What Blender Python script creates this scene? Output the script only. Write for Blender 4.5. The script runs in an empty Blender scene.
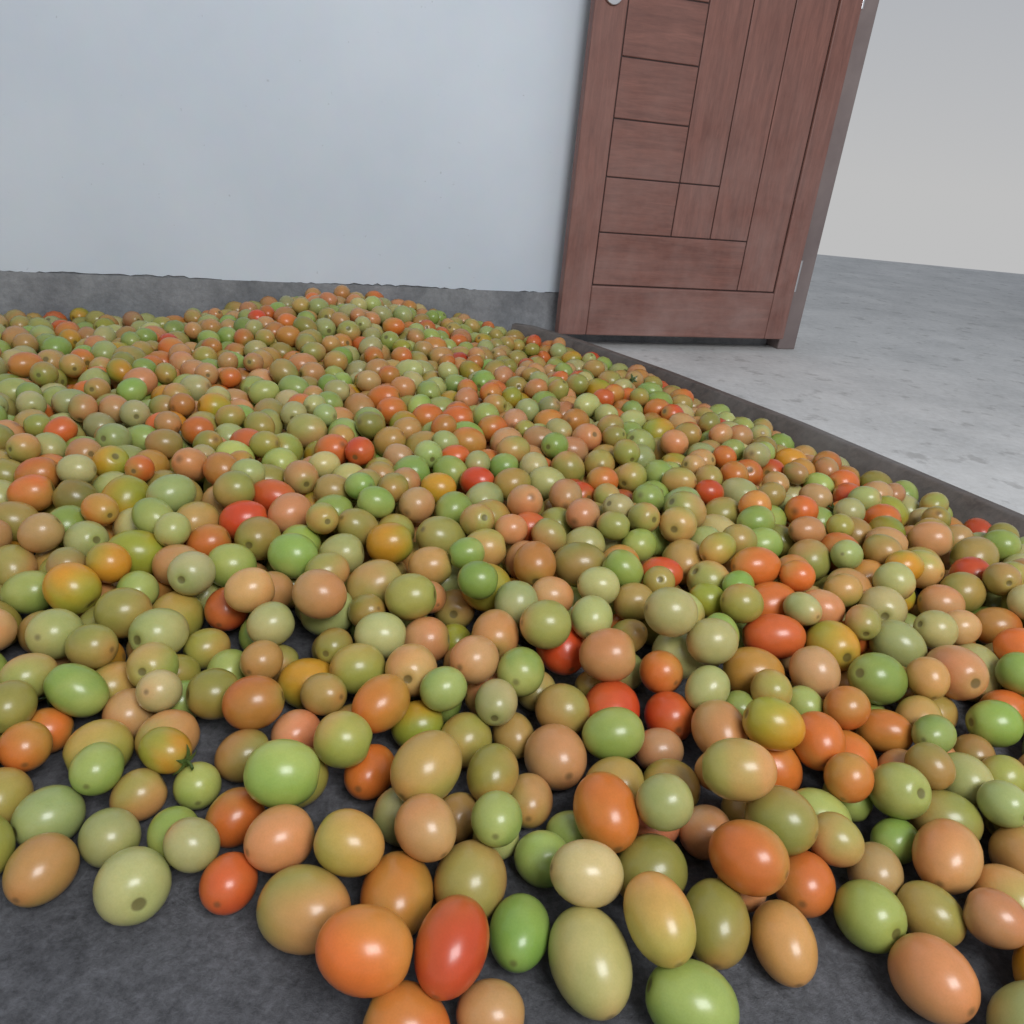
import bpy, math, random
import numpy as np
rng=np.random.default_rng(11); random.seed(7)
sc=bpy.context.scene

# ------------------------------------------------------------------ helpers
def lin(c):
    c=np.asarray(c,float)/255.
    return np.where(c<=.04045,c/12.92,((c+.055)/1.055)**2.4)
def col(c): return tuple(float(v) for v in lin(c))+(1.,)
def new_mat(name):
    m=bpy.data.materials.new(name); m.use_nodes=True
    nt=m.node_tree; b=nt.nodes["Principled BSDF"]
    return m,nt,b
def link(nt,a,b): nt.links.new(a,b)
def add_noise(nt,scale,detail=4,rough=.55,vec=None,dist=0):
    n=nt.nodes.new("ShaderNodeTexNoise"); n.inputs["Scale"].default_value=scale
    n.inputs["Detail"].default_value=detail; n.inputs["Roughness"].default_value=rough
    n.inputs["Distortion"].default_value=dist
    if vec is not None: link(nt,vec,n.inputs["Vector"])
    return n
def ramp(nt,src,stops):
    r=nt.nodes.new("ShaderNodeValToRGB"); link(nt,src,r.inputs[0])
    els=r.color_ramp.elements
    while len(els)<len(stops): els.new(.5)
    for e,(p,c) in zip(els,stops): e.position=p; e.color=c if len(c)==4 else col(c)
    return r
def mix(nt,fac,a,b,mode='MIX'):
    m=nt.nodes.new("ShaderNodeMix"); m.data_type='RGBA'; m.blend_type=mode
    for sock,v in ((m.inputs[0],fac),(m.inputs[6],a),(m.inputs[7],b)):
        if hasattr(v,"is_linked"): link(nt,v,sock)
        else: sock.default_value=v
    return m.outputs[2]
def bump(nt,b,h,strength,dist):
    bp=nt.nodes.new("ShaderNodeBump"); bp.inputs["Strength"].default_value=strength
    bp.inputs["Distance"].default_value=dist
    link(nt,h,bp.inputs["Height"]); link(nt,bp.outputs[0],b.inputs["Normal"])
def obj_from(name,verts,faces,mat=None,parent=None,bevel=0,seg=2):
    me=bpy.data.meshes.new(name); me.from_pydata([tuple(v) for v in verts],[],faces); me.update()
    o=bpy.data.objects.new(name,me); sc.collection.objects.link(o)
    if mat: me.materials.append(mat)
    if parent: o.parent=parent
    if bevel:
        bv=o.modifiers.new("bevel",'BEVEL'); bv.width=bevel; bv.segments=seg; bv.limit_method='ANGLE'
    return o
BF=[(0,3,2,1),(4,5,6,7),(0,1,5,4),(1,2,6,5),(2,3,7,6),(3,0,4,7)]
def boxv(x0,x1,y0,y1,z0,z1):
    return [(x0,y0,z0),(x1,y0,z0),(x1,y1,z0),(x0,y1,z0),(x0,y0,z1),(x1,y0,z1),(x1,y1,z1),(x0,y1,z1)]
def box(name,x0,x1,y0,y1,z0,z1,mat,parent=None,bevel=0):
    return obj_from(name,boxv(x0,x1,y0,y1,z0,z1),BF,mat,parent,bevel)

# ------------------------------------------------------------------ camera
th=math.radians(25.2); ph=math.radians(5.5)
F=np.array([0,math.cos(th),-math.sin(th)]); R0=np.array([1.,0,0]); U0=np.array([0,math.sin(th),math.cos(th)])
R=math.cos(ph)*R0+math.sin(ph)*U0; U=-math.sin(ph)*R0+math.cos(ph)*U0
cam=bpy.data.cameras.new("camera"); cam.sensor_width=36; cam.lens=770/1024*36; cam.clip_start=.02
co=bpy.data.objects.new("camera",cam); sc.collection.objects.link(co)
from mathutils import Matrix
M=Matrix(((R[0],U[0],-F[0],0),(R[1],U[1],-F[1],0),(R[2],U[2],-F[2],.55),(0,0,0,1)))
co.matrix_world=M; sc.camera=co

# ------------------------------------------------------------------ materials
m_wall,nt,b=new_mat("painted_plaster")
tc=nt.nodes.new("ShaderNodeTexCoord"); g=tc.outputs["Object"]
n1=add_noise(nt,1.3,3,vec=g); n2=add_noise(nt,22,5,vec=g)
c1=ramp(nt,n1.outputs[0],[(.3,(202,211,221)),(.7,(218,225,232))])
c2=mix(nt,.10,c1.outputs[0],n2.outputs[1],'SOFT_LIGHT')
sp=add_noise(nt,55,2,vec=g); spr=ramp(nt,sp.outputs[0],[(.74,(255,255,255)),(.8,(150,150,145))])
c3=mix(nt,.35,c2,spr.outputs[0],'MULTIPLY')
link(nt,c3,b.inputs["Base Color"]); b.inputs["Roughness"].default_value=.6
bump(nt,b,n2.outputs[0],.12,.004)

m_cem,nt,b=new_mat("bare_cement")
tc=nt.nodes.new("ShaderNodeTexCoord"); g=tc.outputs["Object"]
n1=add_noise(nt,7,6,.65,g); n2=add_noise(nt,60,5,.7,g)
c1=ramp(nt,n1.outputs[0],[(.3,(112,114,117)),(.7,(156,157,159))])
c2=mix(nt,.4,c1.outputs[0],n2.outputs[0],'OVERLAY')
link(nt,c2,b.inputs["Base Color"]); b.inputs["Roughness"].default_value=.9
bump(nt,b,n2.outputs[0],.5,.006)

m_floor,nt,b=new_mat("concrete_floor")
tc=nt.nodes.new("ShaderNodeTexCoord"); g=tc.outputs["Object"]
n1=add_noise(nt,3,6,.65,g); n2=add_noise(nt,45,6,.7,g); n3=add_noise(nt,14,4,.6,g)
c1=ramp(nt,n1.outputs[0],[(.3,(188,187,184)),(.7,(216,214,210))])
c2=mix(nt,.35,c1.outputs[0],n2.outputs[0],'OVERLAY')
r3=ramp(nt,n3.outputs[0],[(.33,(120,112,105)),(.42,(255,255,255))])
c3=mix(nt,.3,c2,r3.outputs[0],'MULTIPLY')
link(nt,c3,b.inputs["Base Color"]); b.inputs["Roughness"].default_value=.85
bump(nt,b,n2.outputs[0],.4,.004)

m_tarp,nt,b=new_mat("dusty_ground_sheet")
tc=nt.nodes.new("ShaderNodeTexCoord"); g=tc.outputs["Object"]
n1=add_noise(nt,6,6,.7,g); n2=add_noise(nt,120,8,.8,g); n3=add_noise(nt,11,2,.5,g,dist=1.5)
c1=ramp(nt,n1.outputs[0],[(.3,(84,84,88)),(.7,(134,134,138))])
r2=ramp(nt,n2.outputs[0],[(.32,(.12,.12,.12,1)),(.68,(.85,.85,.85,1))])
c2=mix(nt,.7,c1.outputs[0],r2.outputs[0],'OVERLAY')
link(nt,c2,b.inputs["Base Color"]); b.inputs["Roughness"].default_value=.85
s=nt.nodes.new("ShaderNodeMath"); s.operation='ADD'; link(nt,n2.outputs[0],s.inputs[0]); link(nt,n3.outputs[0],s.inputs[1])
bump(nt,b,s.outputs[0],.9,.012)

def wood(name,base,dark,dust,axis_scale,dust_amt=.5):
    m,nt,b=new_mat(name)
    tc=nt.nodes.new("ShaderNodeTexCoord")
    mp=nt.nodes.new("ShaderNodeMapping"); mp.inputs["Scale"].default_value=axis_scale
    link(nt,tc.outputs["Object"],mp.inputs["Vector"])
    g1=add_noise(nt,9,6,.65,mp.outputs[0],dist=.6)
    g2=add_noise(nt,55,4,.6,mp.outputs[0])
    c=ramp(nt,g1.outputs[0],[(.3,dark),(.7,base)])
    c=mix(nt,.25,c.outputs[0],g2.outputs[0],'OVERLAY')
    n=add_noise(nt,5,5,.65,tc.outputs["Object"])
    sx=nt.nodes.new("ShaderNodeSeparateXYZ"); link(nt,tc.outputs["Object"],sx.inputs[0])
    mr=nt.nodes.new("ShaderNodeMapRange"); link(nt,sx.outputs[2],mr.inputs[0])
    mr.inputs[1].default_value=0; mr.inputs[2].default_value=.9; mr.inputs[3].default_value=dust_amt; mr.inputs[4].default_value=.08
    nr=ramp(nt,n.outputs[0],[(.35,(0,0,0,1)),(.75,(1,1,1,1))])
    mu=nt.nodes.new("ShaderNodeMath"); mu.operation='MULTIPLY'; link(nt,mr.outputs[0],mu.inputs[0]); link(nt,nr.outputs[0],mu.inputs[1])
    c=mix(nt,mu.outputs[0],c,col(dust))
    link(nt,c,b.inputs["Base Color"]); b.inputs["Roughness"].default_value=.5
    bump(nt,b,g2.outputs[0],.12,.002)
    return m
m_doorv=wood("mahogany_vertical",(138,92,80),(110,72,63),(174,148,140),(6,6,.6))
m_doorh=wood("mahogany_horizontal",(135,89,77),(108,70,61),(174,148,140),(.6,6,6))
m_dgap=wood("mahogany_groove",(60,34,30),(48,28,25),(70,50,48),(6,6,.6),.1)
m_plank=wood("weathered_plank",(98,86,78),(60,52,48),(135,130,125),(.5,8,8),.6)
m_metal,nt,b=new_mat("brushed_steel"); b.inputs["Metallic"].default_value=1; b.inputs["Roughness"].default_value=.28; b.inputs["Base Color"].default_value=(.62,.62,.64,1)
m_frame,nt,b=new_mat("door_frame_paint")
nn=add_noise(nt,9,4); rr=ramp(nt,nn.outputs[0],[(.3,(112,98,96)),(.7,(140,126,122))]); link(nt,rr.outputs[0],b.inputs["Base Color"]); b.inputs["Roughness"].default_value=.7

# ------------------------------------------------------------------ room (wall frame: s along wall, n out of wall towards camera)
wd=np.array([.946,.322]); wd/=np.linalg.norm(wd); wn=np.array([wd[1],-wd[0]])   # towards camera
A=np.array([.089,2.398])             # lower left corner of the door leaf front face
WALLOFF=.10                          # wall face lies this far behind door front face
ang=math.atan2(wd[1],wd[0])
def wall_empty(name):
    e=bpy.data.objects.new(name,None); sc.collection.objects.link(e)
    e.location=(A[0],A[1],0); e.rotation_euler=(0,0,ang); return e
def place(o): o.location=(A[0],A[1],0); o.rotation_euler=(0,0,ang); return o
S_OPEN0,S_OPEN1=.90,2.6
w=[];f=[]
xs=np.linspace(-3.2,S_OPEN0-.07,300)
for i,x in enumerate(xs):
    e=.152+.0025*math.sin(x*9)+.0018*rng.standard_normal()
    w+= [(x,WALLOFF,e),(x,WALLOFF,2.7),(x,WALLOFF+.006,e)]
for i in range(len(xs)-1):
    a=3*i; f.append((a,a+3,a+4,a+1)); f.append((a+2,a+5,a+3,a))
wall=obj_from("wall_back",w,f,m_wall)
v=[];fc=[]
for bx in (boxv(-3.2,S_OPEN0-.07,WALLOFF+.005,WALLOFF+.15,0,2.7),boxv(S_OPEN1+.07,3.6,WALLOFF+.005,WALLOFF+.15,0,2.7),boxv(S_OPEN0-.07,S_OPEN1+.07,WALLOFF+.005,WALLOFF+.15,2.12,2.7)):
    k=len(v); v+=bx; fc+=[tuple(q+k for q in ff) for ff in BF]
core=obj_from("masonry_core",v,fc,m_cem,wall)
rp=obj_from("plaster_right",boxv(S_OPEN1+.07,3.6,WALLOFF,WALLOFF+.006,.152,2.7)+boxv(S_OPEN0-.07,S_OPEN1+.07,WALLOFF,WALLOFF+.006,2.12,2.7),BF+[tuple(q+8 for q in ff) for ff in BF],m_wall,wall)
place(wall)
bb=box("baseboard_back",-3.2,S_OPEN0-.08,WALLOFF-.001,WALLOFF+.004,.0,.150,m_cem); place(bb)
v=[];fc=[]
for bx in (boxv(S_OPEN0-.07,S_OPEN0,.035,WALLOFF+.15,0,2.12),boxv(S_OPEN1,S_OPEN1+.07,.035,WALLOFF+.15,0,2.12),boxv(S_OPEN0,S_OPEN1,.035,WALLOFF+.15,2.05,2.12)):
    k=len(v); v+=bx; fc+=[tuple(q+k for q in ff) for ff in BF]
fr=obj_from("trim_1",v,fc,m_frame,None,.004); place(fr)
fl=box("floor",-3.5,4.5,-1.5,6.5,-.08,0,m_floor)

# ------------------------------------------------------------------ door leaf
door=wall_empty("door_1")
Z0,Z1=.042,2.06; W=.819; T=.036
def dp(name,s0,s1,z0,z1,mat,y0=0.,y1=T,bv=.0025):
    return box(name,s0,s1,y0,y1,z0,z1,mat,door,bv)
dp("core_panel",.02,W-.02,Z0+.02,Z1-.02,m_dgap,.0085,T-.004,0)
dp("stile_left",0,.093,Z0,Z1,m_doorv,bv=.004)
dp("stile_right",.744,W,Z0,Z1,m_doorv,bv=.004)
dp("rail_bottom",.0935,.7435,Z0,.193,m_doorh,bv=.004)
dp("rail_top",.0935,.7435,1.93,Z1,m_doorh,bv=.004)
gp=.0016; y0=.0045
k=0
def pk(s0,s1,z0,z1,h):
    global k; k+=1
    dp("plank_%d"%k,s0+gp,s1-gp,z0+gp,z1-gp,m_doorh if h else m_doorv,y0,T-.006,.0025)
g0=.195
pk(.0955,.603,g0,.347,True)
pk(.0955,.334,.347,.499,True); pk(.334,.470,.347,.499,False)
z=.499
while z<1.92:
    z2=min(z+.151,1.928)
    if 1.928-z2<.06: z2=1.928
    pk(.0955,.334,z,z2,True); z=z2
pk(.334,.470,.499,1.928,False); pk(.470,.603,.347,1.928,False); pk(.603,.7415,g0,1.928,False)
import bmesh
def tube(name,pts,r,mat,parent,seg=16):
    cu=bpy.data.curves.new(name,'CURVE'); cu.dimensions='3D'; cu.bevel_depth=r; cu.bevel_resolution=6; cu.use_fill_caps=True
    s=cu.splines.new('BEZIER'); s.bezier_points.add(len(pts)-1)
    for p,q in zip(s.bezier_points,pts): p.co=q; p.handle_left_type=p.handle_right_type='AUTO'
    o=bpy.data.objects.new(name,cu); sc.collection.objects.link(o); cu.materials.append(mat); o.parent=parent; return o
def disc(name,s,z,r,y0,y1,mat,parent):
    v=[];n=32
    for y in (y0,y1):
        for i in range(n): v.append((s+r*math.cos(2*math.pi*i/n),y,z+r*math.sin(2*math.pi*i/n)))
    f=[tuple(range(n)),tuple(range(2*n-1,n-1,-1))]+[(i,n+i,n+(i+1)%n,(i+1)%n) for i in range(n)]
    return obj_from(name,v,f,mat,parent,.002)
disc("lever_rose",.048,1.02,.026,-.008,0.001,m_metal,door)
disc("key_rose",.048,.938,.026,-.008,0.001,m_metal,door)
tube("lever",[(.048,-.005,1.02),(.048,-.042,1.02),(.075,-.052,1.02),(.165,-.05,1.018)],.009,m_metal,door)
for i,zz in enumerate((.25,1.05,1.85)):
    tube("hinge_%d"%(i+1),[(W+.006,.012,zz-.05),(W+.006,.012,zz+.05)],.006,m_metal,door)

# ------------------------------------------------------------------ retaining plank
PL=[(-.055,2.385),(.0,2.36),(.135,2.255),(.36,1.97),(.60,1.615),(.88,1.17),(1.2,.66)]
def plank(name,pts,h,t,mat):
    v=[];f=[]
    P=np.array(pts,float); n=len(P)
    for i in range(n):
        d=P[min(i+1,n-1)]-P[max(i-1,0)]; d/=np.linalg.norm(d); nn=np.array([-d[1],d[0]])   # away from the pile
        a=P[i]; bpt=P[i]+nn*t; lo=P[i]-nn*.028; lb=lo+nn*t
        hh=h+.003*math.sin(i*2.1)
        v+=[(lo[0],lo[1],0.004),(lb[0],lb[1],0.004),(bpt[0],bpt[1],hh),(a[0],a[1],hh)]
    for i in range(n-1):
        a=4*i;c=a+4
        f+=[(a,a+1,c+1,c),(a+1,a+2,c+2,c+1),(a+2,a+3,c+3,c+2),(a+3,a,c,c+3)]
    f+=[(0,3,2,1),(4*n-4,4*n-3,4*n-2,4*n-1)]
    o=obj_from(name,v,f,mat,None,.003)
    bm=bmesh.new(); bm.from_mesh(o.data); bmesh.ops.recalc_face_normals(bm,faces=bm.faces); bm.to_mesh(o.data); bm.free()
    return o
plank("retaining_plank",PL,.064,.022,m_plank)
def wallpt(s,y): return (A[0]+wd[0]*s-wn[0]*y, A[1]+wd[1]*s-wn[1]*y)
poly=[(-2.6,-.9),(1.15,-.9),(1.22,.62)]+[p for p in PL[::-1][1:]]+[wallpt(-.3,.085),wallpt(-3.0,.085)]
nP=len(poly)
v=[(p[0],p[1],.003) for p in poly]+[(p[0],p[1],.0005) for p in poly]
f=[tuple(range(nP)),tuple(range(2*nP-1,nP-1,-1))]+[(i,nP+i,nP+(i+1)%nP,(i+1)%nP) for i in range(nP)]
ts=obj_from("ground_sheet",v,f,m_tarp)
FZ=.003

# ------------------------------------------------------------------ tomatoes
PAL={'G':((142,164,78),(168,176,94)),'g':((168,170,106),(188,178,116)),'o':((156,148,72),(184,146,80)),
'P':((198,148,88),(162,156,80)),'K':((204,138,88),(198,152,100)),'O':((212,112,50),(196,136,66)),
'R':((204,76,38),(206,104,50)),'Y':((206,144,44),(160,158,58))}
SEED="""89,366,288,1.30,111,g 155,341,269,1.20,168,G 17,321,212,1.10,0,K -38,310,247,1.20,168,O -69,342,269,1.20,0,O -12,354,246,1.35,78,R 35,381,227,1.30,82,G 134,387,237,1.35,110,P 184,405,259,1.25,82,o 234,394,232,1.30,98,P -123,386,305,1.20,161,P -60,406,276,1.25,94,O -5,423,283,1.10,74,P 83,421,234,1.20,6,g 52,448,219,1.05,0,G 106,490,268,1.25,105,O 140,448,277,1.10,26,o 219,454,271,1.15,141,O 256,498,271,1.10,140,P 261,449,244,1.10,68,O -101,427,236,1.15,167,o -159,435,248,1.10,48,K
-183,505,273,1.12,10,G -60,518,278,1.2,60,o -42,450,236,1.1,130,K 11,462,207,1.05,90,G -23,480,195,1.1,60,P 38,503,219,1.2,90,P 6,531,227,1.2,80,o 64,565,295,1.1,110,K 121,549,271,1.05,0,o 169,538,248,1.1,150,o 226,538,257,1.2,170,P 151,490,224,1.05,20,g 194,490,224,1.05,30,K 272,582,282,1.1,150,O 229,616,263,1.2,100,K 283,620,243,1.2,170,Y 120,631,320,1.15,70,R 179,628,256,1.1,100,R 276,690,307,1.15,170,O 199,708,301,1.08,0,g 316,760,269,1.35,175,R 67,696,286,1.12,110,R 121,712,280,1.08,0,K 51,752,267,1.05,20,P
196,772,272,1.08,10,g -21,765,294,1.04,0,Y 29,673,247,1.1,80,G -25,681,249,1.08,60,K -79,687,262,1.04,0,K -52,630,215,1.1,30,G -5,631,246,1.06,20,K -27,587,254,1.05,60,o -70,584,243,1.1,10,Y -110,607,250,1.25,60,O -97,519,224,1.3,80,O -138,557,245,1.05,0,P -189,626,266,1.18,10,Y -230,583,253,1.12,15,O -145,654,263,1.1,30,o -180,556,225,1.1,60,K -193,719,282,1.12,20,g -132,708,256,1.1,10,g -107,760,269,1.1,0,P -260,722,248,1.1,60,K -216,770,272,1.1,170,K -297,706,244,1.1,90,R -271,629,225,1.1,90,G -153,877,273,1.1,10,Y
-266,832,275,1.1,170,G -212,861,256,1.1,10,g -95,839,251,1.1,10,P -34,824,223,1.05,10,G -347,891,263,1.2,20,R -330,958,250,1.3,0,R -237,918,269,1.08,20,G -160,1092,286,1.05,20,G -82,971,259,1.1,60,G -241,1026,249,1.05,20,g -426,1129,270,1.2,150,R -54,1023,234,1.2,160,R 26,913,227,1.15,10,R -31,884,261,1.1,10,P 98,896,264,1.1,10,g 113,813,233,1.1,10,g 194,846,214,1.25,165,R 247,814,209,1.1,0,Y 172,912,227,1.08,40,G 348,960,250,1.2,10,G 292,1073,212,1.15,10,R 292,820,235,1.08,10,o 370,886,222,1.1,30,O -242,1377,272,1.15,50,O
-173,1370,281,1.15,40,O -50,1328,264,1.1,40,O -100,1161,227,1.15,10,R -110,1024,249,1.1,10,Y -19,1115,235,1.08,10,G 90,1227,255,1.2,10,K 200,1352,231,1.15,10,G 318,1398,238,1.15,50,O 276,1530,247,1.15,10,O -300,773,248,1.1,30,K -186,399,211,1.1,90,R -204,460,223,1.1,60,O -213,521,234,1.1,30,P 57,793,241,1.1,10,K 144,747,231,1.1,10,o 243,746,254,1.1,10,g 104,758,233,1.1,80,g"""
seeds=[]
for t in SEED.split():
    a=t.split(','); seeds.append([float(a[0])/1000,float(a[1])/1000,float(a[2])/10000,float(a[3]),math.radians(float(a[4])),a[5]])
def sm(t):
    t=min(1,max(0,t)); return t*t*(3-2*t)
PLa=np.array(PL)
def dplank(x,y):   # signed distance to plank, positive on pile side
    best=9;sg=1
    for i in range(len(PLa)-1):
        p,q=PLa[i],PLa[i+1]; d=q-p; L=np.hypot(*d); u=((x-p[0])*d[0]+(y-p[1])*d[1])/L/L
        uu=min(1,max(0,u)); c=p+d*uu; dist=math.hypot(x-c[0],y-c[1])
        if dist<best:
            best=dist; sg=1 if (d[0]*(y-p[1])-d[1]*(x-p[0]))<0 else -1
    return best*sg
def H(x,y):
    h=.056+.05*sm((y-.50)/.48)
    hw=.062+.088*math.exp(-((x+.50)/.30)**2)
    k=sm((y-1.5)/.6); h=h*(1-k)+hw*k
    return max(.056,min(h,.054+.22*max(dplank(x,y)-.05,0)))+FZ
def inside(x,y,r):
    sw=(x-A[0])*wn[0]+(y-A[1])*wn[1]           # distance in front of door face plane
    if sw+WALLOFF<r*1.15+.004: return False
    if x>.0 and sw<r*1.2: return False
    if dplank(x,y)<r*1.12+.022: return False
    if x<-1.75 or x>1.15: return False
    fr=.43+.02*math.sin(9*x)
    if x>.3: fr=.35+.03*math.sin(11*x)
    if x<-.25: fr=.42+.03*math.sin(7*x)
    if y<fr: return False
    if (x-.48)**2/.075**2+(y-1.21)**2/.055**2<1: return False
    return True
NM=9000
P=np.zeros((NM,3)); B=np.zeros(NM); RT=np.ones(NM); AX=np.zeros((NM,3)); TY=[None]*NM; N=0
CELL=.08; grid={}
def neigh(x,y):
    cx,cy=int(x//CELL),int(y//CELL); l=[]
    for i in (-1,0,1):
        for j in (-1,0,1):
            l+=grid.get((cx+i,cy+j),())
    return np.array(l,int)
def contact(xy,idx,b,ra,ax):
    """rest height of an ellipsoid lowered vertically at each xy (K,2)"""
    A_=b*ra
    zf=FZ+math.sqrt(A_*A_*ax[2]**2+b*b*(1-ax[2]**2))
    K=len(xy)
    if len(idx)==0: return np.full(K,zf)
    d=xy[:,None,:]-P[idx][None,:,:2]; d2=(d**2).sum(-1)
    bi=B[idx];Ai=bi*RT[idx];axi=AX[idx]
    Rm=np.broadcast_to((bi+Ai)/2+(b+A_)/2,d2.shape)
    for it in range(3):
        dz=np.sqrt(np.maximum(Rm**2-d2,1e-9))
        L=np.sqrt(d2+dz*dz)
        dot1=(d[...,0]*axi[:,0]+d[...,1]*axi[:,1]+dz*axi[:,2])/L
        dot2=(d[...,0]*ax[0]+d[...,1]*ax[1]+dz*ax[2])/L
        r1=1/np.sqrt(dot1**2/Ai**2+(1-dot1**2)/bi**2)
        r2=1/np.sqrt(dot2**2/A_**2+(1-dot2**2)/b**2)
        Rm=(r1+r2)*.975
    hit=Rm**2>d2
    z=np.where(hit,P[idx,2][None,:]+np.sqrt(np.maximum(Rm**2-d2,0)),-1)
    return np.maximum(z.max(1),zf)
def free3d(p,b,ra,ax,idx):
    if len(idx)==0: return True
    d=p-P[idx]; L=np.sqrt((d**2).sum(1))+1e-9; u=d/L[:,None]
    bi=B[idx];Ai=bi*RT[idx]; A_=b*ra
    d1=(u*AX[idx]).sum(1); d2=u@ax
    r1=1/np.sqrt(d1**2/Ai**2+(1-d1**2)/bi**2); r2=1/np.sqrt(d2**2/A_**2+(1-d2**2)/b**2)
    return bool(np.all(L>(r1+r2)*.965))
def rnd_axis(flat=.35):
    yaw=rng.uniform(0,2*math.pi); p=rng.normal(0,flat)
    return np.array([math.cos(yaw)*math.cos(p),math.sin(yaw)*math.cos(p),math.sin(p)])
def add(x,y,z,b,ra,ax,ty):
    global N
    P[N]=(x,y,z);B[N]=b;RT[N]=ra;AX[N]=ax;TY[N]=ty
    grid.setdefault((int(x//CELL),int(y//CELL)),[]).append(N); N+=1
dirs=np.array([[math.cos(a),math.sin(a)] for a in np.arange(8)*math.pi/4])
def roll(x,y,b,ra,ax,steps=(.022,.016,.016,.011,.008,.006,.004,.003)):
    idx=neigh(x,y); z=contact(np.array([[x,y]]),idx,b,ra,ax)[0]
    for st in steps:
        c=np.array([x,y])+dirs*st
        ok=np.array([inside(q[0],q[1],b) for q in c]) if z>0 else None
        idx=neigh(x,y)
        zz=contact(c,idx,b,ra,ax); zz[~ok]=9
        k=zz.argmin()
        if zz[k]<z-1e-4: x,y,z=c[k][0],c[k][1],zz[k]
    idx=neigh(x,y); z=contact(np.array([[x,y]]),idx,b,ra,ax)[0]
    return x,y,z
def rtype(x,y):
    if y<1.0: p=[('G',.15),('g',.16),('o',.22),('P',.2),('K',.12),('O',.10),('R',.01),('Y',.04)]
    else:     p=[('G',.17),('g',.15),('o',.15),('P',.18),('K',.12),('O',.16),('R',.03),('Y',.04)]
    u=rng.random()
    for k,v in p:
        u-=v
        if u<0: return k
    return 'P'
def size():
    b=float(np.clip(rng.normal(.0268,.0019),.022,.031)); ra=float(np.clip(rng.normal(1.13,.07),1.02,1.32)); return b,ra
nA=nS=0
def try_fill(x,y,cap,b,ra,ax):
    if not inside(x,y,b): return False
    x,y,z=roll(x,y,b,ra,ax)
    if z+b*.95>cap(x,y) or not inside(x,y,b): return False
    if nS:   # do not bury the surveyed fruit lying on top of the pile
        idx=neigh(x,y); idx=idx[(idx>=nA)&(idx<nS)]
        if len(idx):
            d=P[idx,:2]-np.array([x,y]); L=np.hypot(d[:,0],d[:,1]); dz=z-P[idx,2]
            front=d[:,1]>0
            if np.any((dz>.004)&(L<(b+B[idx])*np.where(front,.98,.75))): return False
    add(x,y,z,b,ra,ax,rtype(x,y)); return True
# 1. hidden bottom layer under the deeper part
capA=lambda x,y: H(x,y)-.040 
for i in range(5000):
    x=rng.uniform(-1.75,1.15); y=rng.uniform(.42,2.75)
    if H(x,y)<.084: continue
    b,ra=size(); try_fill(x,y,capA,b,ra,rnd_axis())
nA=N
# 2. surveyed tomatoes, relaxed apart then lowered onto what is below
S=np.array([[s[0],s[1]] for s in seeds]); SR=np.array([s[2] for s in seeds])
SR=np.minimum(SR,.0295); SM=SR*np.array([(1+s[3])/2 for s in seeds])
for it in range(60):
    for i in range(len(S)):
        d=S-S[i]; L=np.hypot(d[:,0],d[:,1]); L[i]=9
        mn=(SM+SM[i])*.90
        for j in np.where(L<mn)[0]:
            q=(mn[j]-L[j])/2*d[j]/L[j]*.6; S[j]+=q; S[i]-=q
for s,p,r in sorted(zip(seeds,S,SR),key=lambda q:q[1][1]):
    yaw=s[4]; ax=np.array([math.cos(yaw)*.98,math.sin(yaw)*.98,.2*rng.choice([-1,1])]); ax/=np.linalg.norm(ax)
    z=contact(np.array([p]),neigh(*p),r,s[3],ax)[0]; want=H(*p)-r
    p2=p.copy()
    for it in range(3):      # shift towards or away from the camera to offset the rest height
        dz=np.clip(z-want,-.03,.035)
        if p[1]<.5: dz*=.5
        p2=p*(1-dz/.5)
        z=contact(np.array([p2]),neigh(*p2),r,s[3],ax)[0]
    if H(*p)>.075 and z<want: z=min(want,z+.016)
    add(p2[0],p2[1],z,r,s[3],ax,s[5])
nS=N
# 2b. fruit tucked in between on the floor
for i in range(9000):
    x=rng.uniform(-.5,.5); y=rng.uniform(.43,1.05)
    b,ra=size(); b*=rng.uniform(.74,1.) ; ax=rnd_axis(.2)
    if not inside(x,y,b): continue
    z=FZ+b*1.02+(0 if i<4500 else rng.uniform(0,.03))
    if z+b>H(x,y)+.005: continue
    idx=neigh(x,y)
    if free3d(np.array([x,y,z]),b,ra,ax,idx): add(x,y,z,b,ra,ax,rtype(x,y))
nT=N
# 3. everything else up to the pile surface
capB=lambda x,y: H(x,y)+.006
for i in range(2400):
    x=rng.uniform(-.45,.45); y=rng.uniform(.43,.98)
    b,ra=size(); b*=rng.uniform(.8,1.) if i>700 else 1; 
    try_fill(x,y,lambda x,y:H(x,y)+(.010 if y<.52 else .020),b,ra,rnd_axis())
for i in range(7000):
    x=rng.uniform(-1.75,1.15); y=rng.uniform(.34,2.75)
    if abs(x)>.45+.55*y+.25: continue
    b,ra=size(); try_fill(x,y,capB,b,ra,rnd_axis())
for i in range(1400):
    x=rng.uniform(-.9,.8); y=rng.uniform(.8,2.6)
    b,ra=size(); b*=.86; try_fill(x,y,lambda x,y:H(x,y)+.014,b,ra,rnd_axis())
print("TOMATOES",nA,nS,nT,N)

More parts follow.
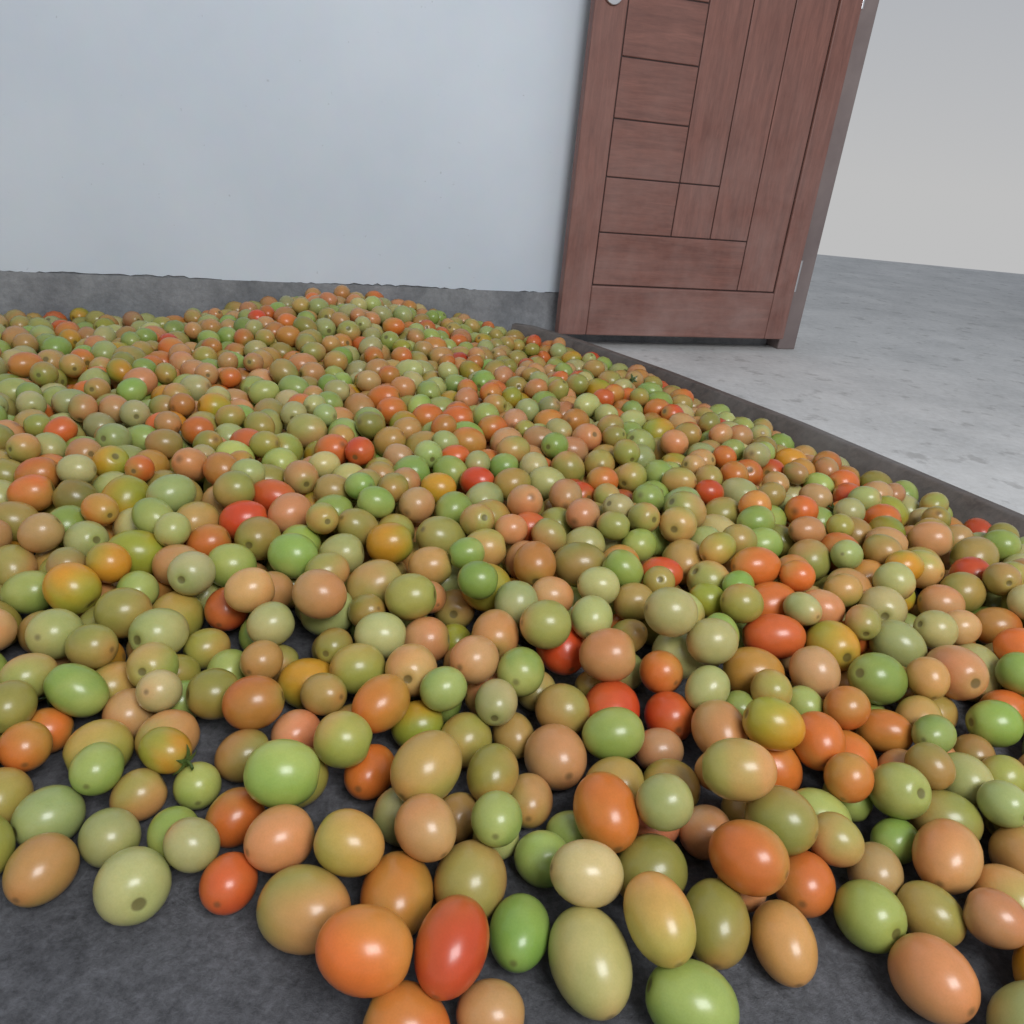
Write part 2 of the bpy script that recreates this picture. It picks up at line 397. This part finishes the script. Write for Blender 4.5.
# --- build one mesh
def build(ids,thl,nphi,V,FQ,FT,C,off):
    th=np.array(thl); ph=np.arange(nphi)*2*math.pi/nphi
    nr=len(th); per=nr*nphi+2
    for i in ids:
        b=B[i];A_=b*RT[i];a=AX[i]
        t=np.array([0,0,1.]) if abs(a[2])<.9 else np.array([1.,0,0])
        e1=np.cross(a,t); e1/=np.linalg.norm(e1); e2=np.cross(a,e1)
        egg=rng.uniform(-.05,.08); sq=rng.uniform(.90,1.0); lob=rng.uniform(0,.018); kl=rng.choice([3,4,5]); p0=rng.uniform(0,6.28)
        rr=b*np.sin(th)**sq*(1+egg*np.cos(th))
        zz=A_*np.cos(th)
        dim=np.exp(-(th/.22)**2)*b*rng.uniform(.06,.14); zz=zz-dim
        rad=rr[:,None]*(1+lob*np.cos(kl*ph[None,:]+p0)*np.exp(-th/1.2)[:,None])
        X=P[i]+rad[...,None]*(np.cos(ph)[None,:,None]*e1+np.sin(ph)[None,:,None]*e2)+zz[:,None,None]*a
        vs=np.concatenate([X.reshape(-1,3),[P[i]+a*(A_-dim.max()*1.0)],[P[i]-a*A_*.995]])
        V.append(vs)
        c1,c2=PAL[TY[i]]; c1=lin(c1);c2=lin(c2)
        br=rng.normal(.98,.08); hs=rng.normal(0,.05,3); c1=np.clip(c1*br*(1+hs),0,1); c2=np.clip(c2*br*(1+hs),0,1)
        gdir=rng.normal(size=3); gdir/=np.linalg.norm(gdir)
        rel=(vs-P[i])/b
        s=rel@gdir+rng.normal(0,.45)+.25*np.sin(rel@rng.normal(size=3)*2.2+rng.uniform(0,6))
        s=np.clip(.5+s*.55,0,1)[:,None]; s=s*s*(3-2*s)
        c=c1*(1-s)+c2*s
        tt=np.concatenate([np.repeat(th,nphi),[0],[math.pi]])[:,None]
        sh=np.exp(-(tt/.55)**2)*rng.uniform(.1,.7)
        c=c*(1-sh)+lin((150,160,78))*sh
        bl=np.exp(-((math.pi-tt)/.5)**2)*rng.uniform(0,.5)
        tint=lin((214,128,70)) if TY[i] not in 'G' else lin((190,190,110))
        c=c*(1-bl)+tint*bl
        sc_=(tt<.15).astype(float); c=c*(1-sc_*.75)+lin((96,84,48))*sc_*.75
        sc_=((tt>math.pi-.06)).astype(float); c=c*(1-sc_*.6)+lin((90,75,50))*sc_*.6
        C.append(np.concatenate([c,np.ones((len(c),1))],1))
        q=np.arange(nr*nphi).reshape(nr,nphi)
        a0=q[:-1];a1=np.roll(a0,-1,1);b0=q[1:];b1=np.roll(b0,-1,1)
        FQ.append(np.stack([a0,b0,b1,a1],-1).reshape(-1,4)+off)
        top=np.stack([q[0],np.roll(q[0],-1),np.full(nphi,nr*nphi)],-1)
        bot=np.stack([np.roll(q[-1],-1),q[-1],np.full(nphi,nr*nphi+1)],-1)
        FT.append(np.concatenate([top,bot])+off)
        off+=per
    return off
V=[];FQ=[];FT=[];C=[]
near=[i for i in range(N) if P[i,1]<.95]; mid=[i for i in range(N) if .95<=P[i,1]<1.5]; far=[i for i in range(N) if P[i,1]>=1.5]
pi=math.pi
thn=[.06,.13,.19,.3]+list(np.linspace(.45,pi-.3,14))+[pi-.17,pi-.05]
thm=[.12,.2]+list(np.linspace(.42,pi-.3,9))+[pi-.05]
thf=[.13,.22]+list(np.linspace(.5,pi-.35,6))+[pi-.08]
off=build(near,thn,26,V,FQ,FT,C,0); off=build(mid,thm,18,V,FQ,FT,C,off); off=build(far,thf,12,V,FQ,FT,C,off)
def calyx(i,sgn=1):
    global off
    a=AX[i]*sgn; b=B[i]; base=P[i]+AX[i]*(b*RT[i]-.1*b)
    t=np.array([0,0,1.]) if abs(a[2])<.9 else np.array([1.,0,0])
    e1=np.cross(AX[i],t); e1/=np.linalg.norm(e1); e2=np.cross(AX[i],e1); a=AX[i]
    vs=[];fs=[];p0=rng.uniform(0,6)
    for k in range(5):
        an=p0+k*2*pi/5+rng.normal(0,.1); d=math.cos(an)*e1+math.sin(an)*e2; s=-math.sin(an)*e1+math.cos(an)*e2
        L=rng.uniform(.010,.016); o=len(vs)
        for u,w in ((0,.002),(.35,.0028),(.7,.0016),(1,.0002)):
            c=base+d*L*u+a*(.002+.002*math.sin(u*2.6)-.004*u*u)
            vs+=[c-s*w,c+a*.0006,c+s*w]
        for q in range(3):
            o2=o+3*q
            fs+=[(o2,o2+1,o2+4,o2+3),(o2+1,o2+2,o2+5,o2+4)]
    o=len(vs)
    for u in range(4):
        c=base+a*(.001+.004*u)+e1*.001*u*u*.5
        for q in range(6): vs.append(c+.0016*(math.cos(q*pi/3)*e1+math.sin(q*pi/3)*e2))
    for u in range(3):
        for q in range(6): fs.append((o+6*u+q,o+6*u+(q+1)%6,o+6*u+6+(q+1)%6,o+6*u+6+q))
    V.append(np.array(vs)); FQ.append(np.array(fs)+off); C.append(np.tile(np.append(lin((74,92,42)),1),(len(vs),1))); off+=len(vs)
cands=[i for i in range(nA,N) if AX[i][1]*1<-.1 and AX[i][2]>-.1 and P[i,1]<2]
for i in rng.choice(cands,26,replace=False): calyx(i)
V=np.concatenate(V).astype(np.float32);FQ=np.concatenate(FQ);FT=np.concatenate(FT);C=np.concatenate(C).astype(np.float32)
me=bpy.data.meshes.new("tomato_pile")
me.vertices.add(len(V)); me.vertices.foreach_set("co",V.ravel())
nl=len(FQ)*4+len(FT)*3; me.loops.add(nl)
me.loops.foreach_set("vertex_index",np.concatenate([FQ.ravel(),FT.ravel()]).astype(np.int32))
me.polygons.add(len(FQ)+len(FT))
ls=np.concatenate([np.arange(len(FQ))*4,len(FQ)*4+np.arange(len(FT))*3]).astype(np.int32)
me.polygons.foreach_set("loop_start",ls)
me.update(calc_edges=True); me.validate()
me.shade_smooth()
ca=me.color_attributes.new("skin","FLOAT_COLOR","POINT"); ca.data.foreach_set("color",C.ravel())
m_tom,nt,b=new_mat("tomato_skin")
at=nt.nodes.new("ShaderNodeAttribute"); at.attribute_name="skin"
tc=nt.nodes.new("ShaderNodeTexCoord")
n1=add_noise(nt,55,4,.6,tc.outputs["Object"]); n2=add_noise(nt,700,2,.5,tc.outputs["Object"])
r1=ramp(nt,n1.outputs[0],[(.3,(.80,.84,.78,1)),(.7,(1.,1.,1.,1))])
c=mix(nt,.7,at.outputs[0],r1.outputs[0],'MULTIPLY')
r2=ramp(nt,n2.outputs[0],[(.3,(.9,.9,.86,1)),(.6,(1,1,1,1))])
c=mix(nt,.6,c,r2.outputs[0],'MULTIPLY')
link(nt,c,b.inputs["Base Color"])
b.inputs["Roughness"].default_value=.32; b.inputs["IOR"].default_value=1.45
b.inputs["Coat Weight"].default_value=.2; b.inputs["Coat Roughness"].default_value=.16
b.inputs["Subsurface Weight"].default_value=.12; b.inputs["Subsurface Scale"].default_value=.006
b.inputs["Subsurface Radius"].default_value=(1,.5,.2)
me.materials.append(m_tom)
tp=bpy.data.objects.new("tomato_pile",me); sc.collection.objects.link(tp)

# ------------------------------------------------------------------ light
w=bpy.data.worlds.new("overcast"); sc.world=w; w.use_nodes=True
nt=w.node_tree; bg=nt.nodes["Background"]
tc=nt.nodes.new("ShaderNodeTexCoord"); sx=nt.nodes.new("ShaderNodeSeparateXYZ"); link(nt,tc.outputs["Generated"],sx.inputs[0])
r=ramp(nt,sx.outputs[2],[(0,(1.,1.,1.,1)),(.35,(.72,.78,.88,1))]); link(nt,r.outputs[0],bg.inputs[0]); bg.inputs[1].default_value=.52
def area(name,loc,tgt,size,power,c):
    l=bpy.data.lights.new(name,'AREA'); l.shape='RECTANGLE'; l.size=size[0]; l.size_y=size[1]; l.energy=power; l.color=c
    o=bpy.data.objects.new(name,l); sc.collection.objects.link(o); o.location=loc
    from mathutils import Vector
    o.rotation_euler=(Vector(tgt)-Vector(loc)).to_track_quat('-Z','Y').to_euler(); return o
area("added_soft_lamp",(1.0,-1.0,2.4),(0,1.4,0),(1.4,1.1),76,(.96,.98,1))  # added soft area lamp above and behind the camera; no opening is built there
sc.view_settings.view_transform='Standard'
